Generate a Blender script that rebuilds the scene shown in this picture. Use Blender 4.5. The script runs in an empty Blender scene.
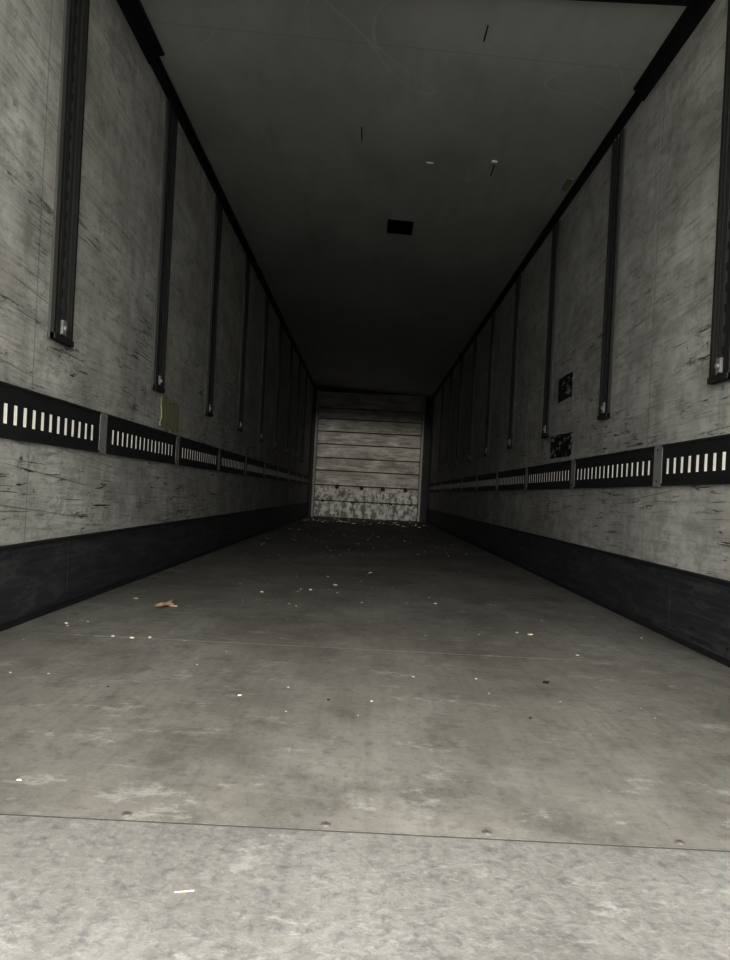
import bpy, bmesh, math, random
from mathutils import Matrix, Vector
random.seed(7)
S=bpy.context.scene
try:
    S.view_settings.view_transform='Standard'
    S.view_settings.look='None'
    S.view_settings.gamma=0.62
    S.view_settings.exposure=1.08
except Exception: pass

XL,XR=-1.215,1.265
Y0,Y1=0.35,14.40
ZL,ZR=2.70,2.58     # ceiling height at the left / right wall
def zc(x): return ZL+(ZR-ZL)*(x-XL)/(XR-XL)

# ------------------------------------------------------------ materials
class NB:
    def __init__(s,name):
        s.m=bpy.data.materials.new(name); s.m.use_nodes=True
        s.t=s.m.node_tree; s.b=s.t.nodes['Principled BSDF']
        s.co=s.t.nodes.new('ShaderNodeTexCoord').outputs['Object']
    def n(s,k): return s.t.nodes.new(k)
    def l(s,a,b): s.t.links.new(a,b)
    def map(s,scale,rot=(0,0,0),loc=(0,0,0)):
        r=s.n('ShaderNodeMapping'); s.l(s.co,r.inputs[0])
        r.inputs['Scale'].default_value=scale; r.inputs['Rotation'].default_value=rot; r.inputs['Location'].default_value=loc
        # rotate first, then stretch: nest two mappings
        if any(rot):
            r.inputs['Scale'].default_value=(1,1,1)
            q=s.n('ShaderNodeMapping'); s.l(r.outputs[0],q.inputs[0]); q.inputs['Scale'].default_value=scale
            return q.outputs[0]
        return r.outputs[0]
    def noise(s,scale,sc=1,detail=4,rough=.55,rot=(0,0,0),loc=(0,0,0),dist=0):
        x=s.n('ShaderNodeTexNoise'); s.l(s.map(scale,rot,loc),x.inputs['Vector'])
        x.inputs['Scale'].default_value=sc; x.inputs['Detail'].default_value=detail
        x.inputs['Roughness'].default_value=rough; x.inputs['Distortion'].default_value=dist
        return x.outputs[0]
    def step(s,v,a,b,lo=0,hi=1):
        r=s.n('ShaderNodeMapRange'); s.l(v,r.inputs[0])
        r.inputs[1].default_value=a; r.inputs[2].default_value=b; r.inputs[3].default_value=lo; r.inputs[4].default_value=hi
        return r.outputs[0]
    def math(s,op,a,b=None):
        r=s.n('ShaderNodeMath'); r.operation=op
        for i,v in enumerate((a,b)):
            if v is None: continue
            if isinstance(v,(int,float)): r.inputs[i].default_value=v
            else: s.l(v,r.inputs[i])
        return r.outputs[0]
    def mix(s,f,a,b):
        r=s.n('ShaderNodeMix'); r.data_type='RGBA'
        if isinstance(f,(int,float)): r.inputs[0].default_value=f
        else: s.l(f,r.inputs[0])
        for i,v in ((6,a),(7,b)):
            if isinstance(v,tuple): r.inputs[i].default_value=(*v,1)
            else: s.l(v,r.inputs[i])
        return r.outputs[2]
    def sep(s):
        r=s.n('ShaderNodeSeparateXYZ'); s.l(s.co,r.inputs[0]); return r.outputs
    def bump(s,h,strength=.3,dist=.01):
        r=s.n('ShaderNodeBump'); r.inputs['Strength'].default_value=strength; r.inputs['Distance'].default_value=dist
        s.l(h,r.inputs['Height']); s.l(r.outputs[0],s.b.inputs['Normal'])
    def fin(s,col,rough=.6,spec=.4,metal=0):
        if isinstance(col,tuple): s.b.inputs['Base Color'].default_value=(*col,1)
        else: s.l(col,s.b.inputs['Base Color'])
        if isinstance(rough,(int,float)): s.b.inputs['Roughness'].default_value=rough
        else: s.l(rough,s.b.inputs['Roughness'])
        s.b.inputs['Specular IOR Level'].default_value=spec
        s.b.inputs['Metallic'].default_value=metal
        return s.m

def wall_mat(name,off):
    w=NB(name); x,y,z=w.sep()
    base=w.mix(w.step(w.noise((1,1.2,1.8),1.6,7,.65,loc=(0,off,0)),.3,.7),(.44,.435,.41),(.72,.715,.68))
    v=w.step(w.noise((1,13,1.0),1,5,.6,loc=(0,off,3)),.48,.75)
    c=w.mix(w.math('MULTIPLY',v,.25),base,(.27,.265,.245))
    # blotchy stains
    bl=w.step(w.noise((1,2.2,3.2),1.4,7,.72,loc=(0,off+8,1)),.52,.62)
    c=w.mix(w.math('MULTIPLY',bl,.28),c,(.25,.245,.225))
    g=w.step(w.noise((1,3,70),1,5,.7,loc=(0,off,0)),.48,.70)
    c=w.mix(w.math('MULTIPLY',g,.32),c,(.23,.22,.205))
    mt=w.step(w.noise((1,8,14),1,8,.8,loc=(0,off+3,3)),.50,.60)
    c=w.mix(w.math('MULTIPLY',mt,.34),c,(.24,.235,.215))
    low=w.step(z,2.0,1.1,.25,1.0)
    patch=w.step(w.noise((1,1.6,4),1.3,4,.6,loc=(0,off+5,0)),.42,.56,.08,1)
    dens=w.math('MULTIPLY',low,patch)
    s1=w.step(w.noise((1,4.5,50),1,7,.76,loc=(0,off,0),dist=.4),.575,.61)
    s2=w.step(w.noise((1,2.2,150),1,4,.6,rot=(.03,0,0),loc=(0,off+2,0)),.64,.67)
    s3=w.step(w.noise((1,20,22),1,6,.8,rot=(-.08,0,0),loc=(0,off+9,0)),.625,.65)
    m=w.math('MAXIMUM',w.math('MAXIMUM',s1,s2),s3)
    m=w.math('MULTIPLY',m,dens)
    c=w.mix(w.math('MULTIPLY',m,.88),c,(.06,.057,.052))
    s4=w.step(w.noise((1,.6,95),1,3,.5,rot=(.09,0,0),loc=(0,off,7)),.68,.70)
    c=w.mix(w.math('MULTIPLY',s4,.45),c,(.12,.12,.11))
    fr=w.math('FRACT',w.math('DIVIDE',w.math('ADD',y,off*.13),1.25))
    j=w.math('LESS_THAN',fr,.006)
    c=w.mix(w.math('MULTIPLY',j,.35),c,(.14,.14,.14))
    w.bump(w.math('SUBTRACT',1.0,m),.35,.004)
    return w.fin(c,.65,.25)
M_wl=wall_mat('scuffed_white_plywood_l',0.0)
M_wr=wall_mat('scuffed_white_plywood_r',4.3)

w=NB('ceiling_grp'); 
c=w.mix(w.step(w.noise((1,.6,1),1.4,6,.65),.3,.7),(.45,.455,.435),(.60,.605,.58))
s=w.step(w.noise((9,1.2,1),1,4,.6),.55,.72); c=w.mix(w.math('MULTIPLY',s,.2),c,(.32,.32,.30))
x,y,z=w.sep()
j=w.math('LESS_THAN',w.math('FRACT',w.math('DIVIDE',w.math('ADD',y,.35),1.22)),.006)
c=w.mix(w.math('MULTIPLY',j,.25),c,(.25,.25,.25))
nz=w.noise((.8,.8,1),1,1,.4,loc=(5,2,0),dist=.6)
crk=w.math('SUBTRACT',w.step(nz,.5,.5015),w.step(nz,.5015,.504)); c=w.mix(w.math('MULTIPLY',crk,.22),c,(.8,.8,.77))
M_ceil=w.fin(c,.6,.2)

def floor_col(w,dx=0):
    c=w.mix(w.step(w.noise((1,.8,1),1.6,8,.68,loc=(dx,0,0)),.3,.7),(.205,.196,.176),(.335,.325,.300))
    b=w.step(w.noise((1,.55,1),2.3,6,.65,loc=(3,1,0)),.50,.62); c=w.mix(w.math('MULTIPLY',b,.42),c,(.36,.355,.335))
    b=w.step(w.noise((1,.8,1),1.9,7,.72,loc=(9,14,0)),.53,.63); c=w.mix(w.math('MULTIPLY',b,.48),c,(.145,.138,.122))
    g=w.step(w.noise((50,2.2,1),1,4,.65),.48,.72); c=w.mix(w.math('MULTIPLY',g,.22),c,(.15,.145,.132))
    g=w.step(w.noise((3,60,1),1,5,.65,rot=(0,0,.1)),.56,.74); c=w.mix(w.math('MULTIPLY',g,.20),c,(.42,.42,.40))
    b=w.step(w.noise((1,1,1),7,8,.78,loc=(2,2,0)),.53,.62); c=w.mix(w.math('MULTIPLY',b,.42),c,(.15,.145,.132))
    ch=w.step(w.noise((1,1.6,1),5,7,.78,loc=(6,2,0)),.57,.62); c=w.mix(w.math('MULTIPLY',ch,.42),c,(.44,.435,.41))
    b=w.step(w.noise((1,1,1),26,5,.75,loc=(6,2,0)),.55,.63); c=w.mix(w.math('MULTIPLY',b,.28),c,(.13,.125,.118))
    return c
w=NB('worn_floor_board')
c=floor_col(w)
g=w.noise((1,1,1),55,4,.7); c=w.mix(w.step(g,.52,.8,0,.45),c,(.11,.11,.10))
w.bump(g,.3,.003)
M_floor=w.fin(c,w.step(w.noise((1,.7,1),2,4,.6),.3,.7,.5,.75),.3)

w=NB('pitted_sill_plate')
c=floor_col(w,4)
n=w.noise((1,1,1),52,5,.72,dist=.3)
c=w.mix(.18,c,(.26,.26,.27))
c=w.mix(w.step(n,.50,.64,0,.42),c,(.135,.135,.145))
c=w.mix(w.step(w.noise((1,1,1),100,3,.6,loc=(4,0,0)),.52,.68,0,.25),c,(.40,.40,.40))
w.bump(n,.5,.004)
M_sill=w.fin(c,.65,.3)

w=NB('dark_kick_strip')
c=w.mix(w.noise((1,1.2,3),1.5,6,.6),(.045,.047,.053),(.090,.093,.100))
s=w.step(w.noise((1,1.6,50),1,6,.7),.48,.66); c=w.mix(w.math('MULTIPLY',s,.50),c,(.16,.163,.165))
s=w.step(w.noise((1,1.8,7),3,7,.75,loc=(0,3,0)),.50,.60); c=w.mix(w.math('MULTIPLY',s,.45),c,(.17,.168,.16))
s=w.step(w.noise((1,3,40),1,6,.7,loc=(0,7,0)),.56,.62); c=w.mix(w.math('MULTIPLY',s,.5),c,(.03,.031,.034))
w.bump(w.noise((1,1.5,40),1,3,.5),.3,.004)
M_kick=w.fin(c,.6,.35)

w=NB('dark_track_metal')
c=w.mix(w.noise((1,6,30),1,5,.6),(.030,.030,.032),(.070,.070,.071))
M_track=w.fin(c,.6,.3)
w=NB('post_grey_metal')
c=w.mix(w.noise((1,12,1.5),1.5,5,.6),(.125,.125,.118),(.21,.21,.20))
s=w.step(w.noise((1,20,5),1,5,.7),.55,.7); c=w.mix(w.math('MULTIPLY',s,.5),c,(.07,.07,.065))
M_post=w.fin(c,.5,.35)
M_edge=NB('post_dark_flange').fin((.06,.06,.057),.6,.3)
M_black=NB('black_profile').fin((.018,.018,.019),.6,.3)
M_hole=NB('black_hole').fin((.004,.004,.004),.9,.1)
M_joint=NB('joint_sealant').fin((.13,.127,.118),.8,.2)
w=NB('glowing_slot_backing'); c=w.mix(w.noise((1,9,9),1,3),(.88,.86,.78),(.97,.96,.92)); 
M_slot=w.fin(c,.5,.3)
w.b.inputs['Emission Color'].default_value=(1,.98,.90,1); w.b.inputs['Emission Strength'].default_value=.08  # weak glow put into the white backing to brighten the slots; not a lamp
w=NB('splice_plate_alu'); c=w.mix(w.noise((1,9,9),2,4),(.24,.24,.23),(.42,.42,.41)); M_alu=w.fin(c,.5,.4)
M_bolt=NB('bolt_steel').fin((.19,.18,.17),.5,.4,.2)
w=NB('old_foam_patch'); c=w.mix(w.noise((1,9,9),2.5,6,.7),(.22,.215,.12),(.55,.54,.40)); M_foam=w.fin(c,.8,.2)
w=NB('torn_printed_label')
n=w.step(w.noise((1,9,22),1.3,4,.6),.54,.58); c=w.mix(n,(.022,.022,.022),(.46,.46,.43)); M_stk=w.fin(c,.6,.3)
w=NB('slat_door_white'); x,y,z=w.sep()
c=w.mix(w.step(w.noise((2.5,1,5),1.2,6,.65),.3,.7),(.25,.23,.20),(.50,.49,.46))
s=w.step(w.noise((2.5,1,22),1,5,.7,loc=(1,0,4)),.46,.62); c=w.mix(w.math('MULTIPLY',s,.6),c,(.17,.145,.115))
lw=w.step(z,.80,.50); 
c=w.mix(w.math('MULTIPLY',lw,.30),c,(.60,.61,.60))
s=w.step(w.noise((6,1,4),1.6,6,.75,loc=(5,0,2)),.47,.56)
c=w.mix(w.math('MULTIPLY',w.math('MULTIPLY',s,lw),.75),c,(.08,.072,.065))
M_door=w.fin(c,.6,.3)
M_gap=NB('slat_gap_brown').fin((.065,.05,.038),.8,.2)
w=NB('end_frame_grey'); c=w.mix(w.noise((4,1,3),2,4),(.03,.03,.03),(.06,.06,.06)); M_frm=w.fin(c,.6,.3)
M_frl=NB('frame_light_edge').fin((.24,.23,.21),.5,.4)
M_leaf=NB('dry_leaf').fin((.60,.47,.34),.8,.2)
M_chip=NB('pale_chip').fin((.56,.51,.42),.8,.2)
M_chip2=NB('dark_chip').fin((.04,.037,.033),.8,.2)
w=NB('concrete_yard'); c=w.mix(w.noise((1,1,1),8,6,.7),(.30,.30,.29),(.40,.40,.39)); M_asph=w.fin(c,.9,.2)
M_crack=NB('scratch_pale').fin((.8,.8,.78),.8,.2)

# ------------------------------------------------------------ mesh helpers
def finish(bm,name,mats,parent=None,bevel=0):
    me=bpy.data.meshes.new(name)
    bmesh.ops.recalc_face_normals(bm,faces=bm.faces)
    bm.to_mesh(me); bm.free()
    o=bpy.data.objects.new(name,me); S.collection.objects.link(o)
    for m in mats: me.materials.append(m)
    if parent: o.parent=parent
    if bevel:
        b=o.modifiers.new('bev','BEVEL'); b.width=bevel; b.segments=2; b.limit_method='ANGLE'
    return o
def box(bm,x0,x1,y0,y1,z0,z1,mi=0):
    vs=[bm.verts.new((x,y,z)) for x in (x0,x1) for y in (y0,y1) for z in (z0,z1)]
    for f in ((0,1,3,2),(4,6,7,5),(0,4,5,1),(2,3,7,6),(0,2,6,4),(1,5,7,3)):
        fc=bm.faces.new([vs[i] for i in f]); fc.material_index=mi
    return vs
def cyl(bm,c,axis,r,h,mi=0,seg=14):
    m=Matrix.Translation(c)
    if axis=='x': m=m@Matrix.Rotation(math.pi/2,4,'Y')
    if axis=='y': m=m@Matrix.Rotation(math.pi/2,4,'X')
    r_=bmesh.ops.create_cone(bm,cap_ends=True,segments=seg,radius1=r,radius2=r*.85,depth=h,matrix=m)
    for f in {f for v in r_['verts'] for f in v.link_faces}: f.material_index=mi

# ------------------------------------------------------------ shell
bm=bmesh.new(); box(bm,XL-.06,XL,Y0,Y1+.06,-.0,ZL+.01); finish(bm,'wall_left',[M_wl])
bm=bmesh.new(); box(bm,XR,XR+.06,Y0,Y1+.06,-.0,ZR+.01); finish(bm,'wall_right',[M_wr])
bm=bmesh.new(); vs=box(bm,XL-.06,XR+.06,Y0,Y1+.06,0,.06)
for v in vs: v.co.z+=zc(v.co.x)
finish(bm,'ceiling',[M_ceil])
bm=bmesh.new(); vs=box(bm,XL,XR,Y1,Y1+.06,0,1)
for v in vs:
    if v.co.z>.5: v.co.z=zc(v.co.x)+.002
finish(bm,'wall_end',[M_frm])

# floor : board slabs with open joints over a sub floor, pitted sill plate at the rear edge
bm=bmesh.new()
box(bm,XL-.06,XR+.06,Y0,Y1+.06,-.08,-.012,2)
ys=[1.069,2.325,4.8,7.3,9.8,12.3,Y1]
for a,b in zip(ys[:-1],ys[1:]): box(bm,XL,XR,a+.0014,b-.0014,-.012,0,0)
box(bm,XL,XR,1.0610,1.071,-.012,-.0008,3)
box(bm,XL,XR,Y0,1.0610,-.012,.002,1)
finish(bm,'floor',[M_floor,M_sill,M_hole,M_joint])
bm=bmesh.new()
for x in (-.95,-.65,-.348,-.038,.213,.513,.80,1.08):
    cyl(bm,(x,1.088,.0008),'z',.008,.0016,0); cyl(bm,(x,1.088,.0018),'z',.004,.0006,1)
finish(bm,'floor_screws',[M_bolt,M_joint])

# ------------------------------------------------------------ kick strips (baseboards)
def kick(name,side):
    bm=bmesh.new(); X=XL if side<0 else XR; s=-side; top=.28
    def b(a,c,z0,z1,mi,y0=Y0,y1=Y1): box(bm,min(X+s*a,X+s*c),max(X+s*a,X+s*c),y0,y1,z0,z1,mi)
    y=Y0
    while y<Y1-.01:
        e=min(y+2.5,Y1); b(0,.014,0,top-.012,0,y,e-.003); y=e
    b(0,.022,top-.012,top,1)
    b(0,.030,0,.018,1)
    y=.7
    while y<Y1:
        cyl(bm,(X+s*.015,y,.245),'x',.006,.003,1,8); cyl(bm,(X+s*.015,y,.05),'x',.006,.003,1,8); y+=.42
    finish(bm,name,[M_kick,M_track],bevel=.002)
kick('baseboard_left',-1); kick('baseboard_right',1)

# ------------------------------------------------------------ horizontal slotted cargo tracks
def strip(side,joints,zt,zb,st,sb):
    X=(XL+.001) if side<0 else (XR-.001); s=-side
    root=bpy.data.objects.new('slotted_cargo_track',None); S.collection.objects.link(root)
    root.location=(X,7,zb)
    def bx(bm,a,c,y0,y1,z0,z1,mi=0): box(bm,min(X+s*a,X+s*c),max(X+s*a,X+s*c),y0,y1,z0,z1,mi)
    bm=bmesh.new(); bk=bmesh.new(); sp=bmesh.new()
    for a,b in zip(joints[:-1],joints[1:]):
        y0=a+.045; y1=b-.045
        bx(bm,0,.010,y0,y1,st,zt); bx(bm,0,.010,y0,y1,zb,sb)
        bx(bm,.010,.014,y0,y1,zt-.010,zt,0); bx(bm,.010,.014,y0,y1,zb,zb+.010,0)
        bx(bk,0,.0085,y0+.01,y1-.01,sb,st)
        p=.066; sw=.027; n=int((y1-y0-.03)/p); st0=y0+((y1-y0)-n*p)/2
        bx(bm,0,.010,y0,st0+(p-sw)/2,sb,st)
        for i in range(n):
            q=st0+i*p+(p+sw)/2; e=q+(p-sw) if i<n-1 else y1
            bx(bm,0,.010,q,e,sb,st)
    for j in joints:
        bx(sp,0,.012,j-.043,j+.043,zb-.004,zt+.004)
        for zz in (zb+.02,zt-.02): cyl(sp,(X+s*.013,j,zz),'x',.006,.004,1,8)
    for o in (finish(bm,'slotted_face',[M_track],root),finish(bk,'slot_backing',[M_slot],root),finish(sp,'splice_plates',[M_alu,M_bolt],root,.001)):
        o.matrix_parent_inverse=Matrix.Translation((-X,-7,-zb))
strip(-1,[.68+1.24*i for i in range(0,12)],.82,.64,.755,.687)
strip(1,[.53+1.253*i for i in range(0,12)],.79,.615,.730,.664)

# ------------------------------------------------------------ vertical load rails
def post(side,y,zb,w=.165):
    X=XL if side<0 else XR; s=-side; zt=(zc(X+s*.03))-.075
    bm=bmesh.new()
    def bx(a,c,y0,y1,z0,z1,mi=0): box(bm,min(X+s*a,X+s*c),max(X+s*a,X+s*c),y0,y1,z0,z1,mi)
    h=w/2
    bx(0,.010,y-h,y+h,zb,zt,0)
    for d in (-1,1):
        e=y+d*h; bx(.010,.024,min(e,e-d*.016),max(e,e-d*.016),zb,zt,1)
        c=y+d*.022; bx(.010,.018,c-.004,c+.004,zb+.03,zt,1)
    z=zb+.10
    while z<zt-.05:
        bx(.010,.0115,y-.008,y+.008,z,z+.030,1); z+=.075
    bx(.010,.030,y-h,y+h,zb,zb+.022,1)
    bx(.010,.026,y-.012,y+.018,zb+.03,zb+.085,3)
    cyl(bm,(X+s*.030,y+.003,zb+.055),'x',.010,.008,3)
    finish(bm,'vertical_load_rail',[M_post,M_edge,M_hole,M_alu],bevel=.0015)
for i in range(-1,9): post(-1,2.68+1.25*i,1.035)
for i in range(-1,9): post(1,2.52+1.235*i,.985,.14)

# ------------------------------------------------------------ ceiling coves and header
def cove(name,side,y0,y1,w,h):
    X=XL if side<0 else XR; s=-side; bm=bmesh.new()
    prof=[(0,0),(w,0),(w,-.012),(w*.45,-h*.35),(.014,-h),(0,-h)]
    vs=[]
    for y in (y0,y1):
        vs.append([bm.verts.new((X+s*a,y,zc(X+s*a)+b-.0005)) for a,b in prof])
    n=len(prof)
    for i in range(n): bm.faces.new((vs[0][i],vs[0][(i+1)%n],vs[1][(i+1)%n],vs[1][i]))
    bm.faces.new(vs[0]); bm.faces.new(vs[1][::-1])
    finish(bm,name,[M_black])
cove('trim_1',-1,3.55,Y1,.040,.055); cove('trim_2',1,3.45,Y1,.035,.045)
cove('trim_3',-1,Y0,3.55,.075,.065); cove('trim_4',1,Y0,3.45,.055,.06)
bm=bmesh.new(); vs=box(bm,XL+.09,XR-.06,2.62,2.83,0,1)
for v in vs: v.co.z=zc(v.co.x)-.001 if v.co.z>.5 else 2.55
finish(bm,'trim_5',[M_black],bevel=.003)

# roof vent opening with frame
bm=bmesh.new()
vs=box(bm,.060,.245,5.40,5.64,-.006,-.001,0)
for a in ((.052,.060,5.39,5.65),(.245,.253,5.39,5.65),(.060,.245,5.39,5.40),(.060,.245,5.64,5.65)): vs+=box(bm,*a,-.010,-.001,1)
for v in vs: v.co.z+=zc(v.co.x)
finish(bm,'roof_vent',[M_hole,M_black])
# damage marks on the ceiling: small hanging tabs / hooks
bm=bmesh.new()
for (x,y,lx,ly,hh) in ((.43,3.16,.006,.11,.004),(.69,4.44,.006,.14,.005),(.68,4.32,.035,.02,.012),(.29,4.42,.045,.016,.010),(-.14,4.15,.005,.16,.004),(1.19,4.52,.035,.16,.01)):
    vs=box(bm,x-lx/2,x+lx/2,y-ly/2,y+ly/2,-hh,-.0005,0 if .015<lx and y!=4.52 else (2 if y==4.52 else 1))
    for v in vs: v.co.z+=zc(v.co.x)
finish(bm,'ceiling_scrapes',[M_crack,M_track,M_foam])

# ------------------------------------------------------------ end roll-up door
door=bpy.data.objects.new('roller_door',None); S.collection.objects.link(door)
bm=bmesh.new()
zs=[.0,.34,.66,.96,1.22,1.50,1.76,2.02,2.24,2.58]
for a,b in zip(zs[:-1],zs[1:]): box(bm,-1.075,1.045,14.345,14.372,a+.008,b-.008,0)
finish(bm,'slats',[M_door],door,.006)
bm=bmesh.new(); box(bm,-1.075,1.045,14.372,14.399,.0,2.58,0); finish(bm,'backing',[M_gap],door)
bm=bmesh.new()
box(bm,-1.13,-1.078,14.31,14.399,0,2.60,0); box(bm,1.048,1.10,14.31,14.399,0,2.58,0); 
finish(bm,'guide_frame',[M_frl,M_frm],door,.004)
bm=bmesh.new()
for x in (-.62,-.12,.32,.78):
    box(bm,x-.04,x+.04,14.337,14.345,.60,.65,0); box(bm,x-.012,x+.012,14.330,14.337,.58,.68,0)
for x in (-.9,-.3,.5,.9): box(bm,x-.03,x+.03,14.339,14.345,.31,.345,0)
finish(bm,'hinges_and_latches',[M_gap],door,.003)

# ------------------------------------------------------------ wall patches
def patch(name,side,y0,y1,z0,z1,mat,seed,t=.003,jag=.015):
    rnd=random.Random(seed); X=XL if side<0 else XR; s=-side; bm=bmesh.new(); pts=[]
    for (a,b,c,d) in ((y0,z0,y1,z0),(y1,z0,y1,z1),(y1,z1,y0,z1),(y0,z1,y0,z0)):
        for i in range(5): f=i/5; pts.append((a+(c-a)*f+rnd.uniform(-jag,jag),b+(d-b)*f+rnd.uniform(-jag,jag)))
    A=[bm.verts.new((X,p[0],p[1])) for p in pts]; B=[bm.verts.new((X+s*t,p[0],p[1])) for p in pts]
    bm.faces.new(B); bm.faces.new(A[::-1]); n=len(pts)
    for i in range(n): bm.faces.new((A[i],A[(i+1)%n],B[(i+1)%n],B[i]))
    finish(bm,name,[mat])
patch('foam_repair_patch',-1,4.04,4.40,.845,1.02,M_foam,3,.008,.02)
patch('torn_sticker',1,4.44,4.76,1.20,1.36,M_stk,5,.002,.004)
patch('torn_sticker',1,4.38,4.89,.82,.975,M_stk,6,.002,.008)

# ------------------------------------------------------------ leaf and debris on the floor
bm=bmesh.new(); L=[]
for i in range(20):
    a=i/20*2*math.pi; r=.036*(1 if i%4==0 else .75 if i%2 else .5)*(1+.25*math.cos(a))
    L.append(bm.verts.new((-.835+r*math.cos(a),2.96+r*3.0*math.sin(a),.004+.008*abs(math.sin(a*1.5)))))
c=bm.verts.new((-.835,2.96,.003))
for i in range(20): bm.faces.new((c,L[i],L[(i+1)%20]))
box(bm,-.810,-.775,2.955,2.959,.001,.004)
finish(bm,'dry_leaf',[M_leaf])
bm=bmesh.new()
def chip(x,y,r,mi):
    k=random.randint(4,6); ph=random.random()*6; A=[];B=[]
    for i in range(k):
        a=ph+i/k*6.283; rr=r*random.uniform(.5,1.2)
        A.append(bm.verts.new((x+rr*math.cos(a),y+rr*math.sin(a),.0003))); B.append(bm.verts.new((x+rr*.7*math.cos(a),y+rr*.7*math.sin(a),.0003+r*.3)))
    for f in [B,A[::-1]]: q=bm.faces.new(f); q.material_index=mi
    for i in range(k): q=bm.faces.new((A[i],A[(i+1)%k],B[(i+1)%k],B[i])); q.material_index=mi
for x,y,r,m in ((-.27,3.66,.016,0),(.663,2.73,.016,0),(-.29,1.74,.008,0),(.538,2.01,.014,1),(-.565,1.19,.006,0),(-.752,2.32,.012,0),(-.82,2.33,.011,0),(-.70,2.34,.010,0),(.05,4.6,.015,0),(.62,2.76,.010,0),(-1.0,3.1,.014,0),(.36,3.4,.012,0),(-1.05,2.5,.010,0),(-.15,3.9,.016,0),(-.5,3.5,.013,0),(.75,2.4,.009,0)): chip(x,y,r,m)
for i in range(220):
    yy=random.uniform(1.6,9.5); chip(random.uniform(XL+.08,XR-.08),yy,random.uniform(.0014,.0034)*(1+yy*.4),0 if random.random()<.72 else 1)
for i in range(150):
    chip(random.uniform(-1.1,1.1),random.uniform(11.5,14.2),random.uniform(.012,.04),0 if random.random()<.4 else 1)
finish(bm,'floor_debris',[M_chip,M_chip2])
bm=bmesh.new(); vs=box(bm,-.012,.012,-.0006,.0006,0,.0012)
for v in vs: v.co=Matrix.Translation((-.205,.885,.0021))@(Matrix.Rotation(.25,4,'Z')@v.co)
finish(bm,'straw_piece',[M_chip])

# outside yard
bm=bmesh.new(); box(bm,-40,40,-60,Y1+20,-1.25,-1.2); finish(bm,'ground',[M_asph])

# ------------------------------------------------------------ light
W=bpy.data.worlds.new('World'); S.world=W; W.use_nodes=True
bg=W.node_tree.nodes['Background']; bg.inputs[0].default_value=(1.0,.995,.978,1); bg.inputs[1].default_value=3.0
ld=bpy.data.lights.new('hazy_sun','SUN'); ld.energy=.82; ld.angle=math.radians(2.5); ld.color=(1,.98,.95)
lo=bpy.data.objects.new('hazy_sun',ld); S.collection.objects.link(lo)
lo.rotation_euler=Vector((0.0,math.cos(math.radians(3)),-math.sin(math.radians(3)))).to_track_quat('-Z','Y').to_euler()
lo.location=(0,-20,8)

# ------------------------------------------------------------ camera
cd=bpy.data.cameras.new('camera'); cam=bpy.data.objects.new('camera',cd); S.collection.objects.link(cam)
cd.sensor_width=36; cd.sensor_fit='AUTO'; cd.lens=700/960*36
cd.shift_x=-2/960; cd.shift_y=14/960; cd.clip_start=.01
cam.matrix_world=Matrix.Translation((0,0,.516))@Matrix.Rotation(math.pi/2,4,'X')@Matrix.Rotation(.051,4,'Z')
S.camera=cam
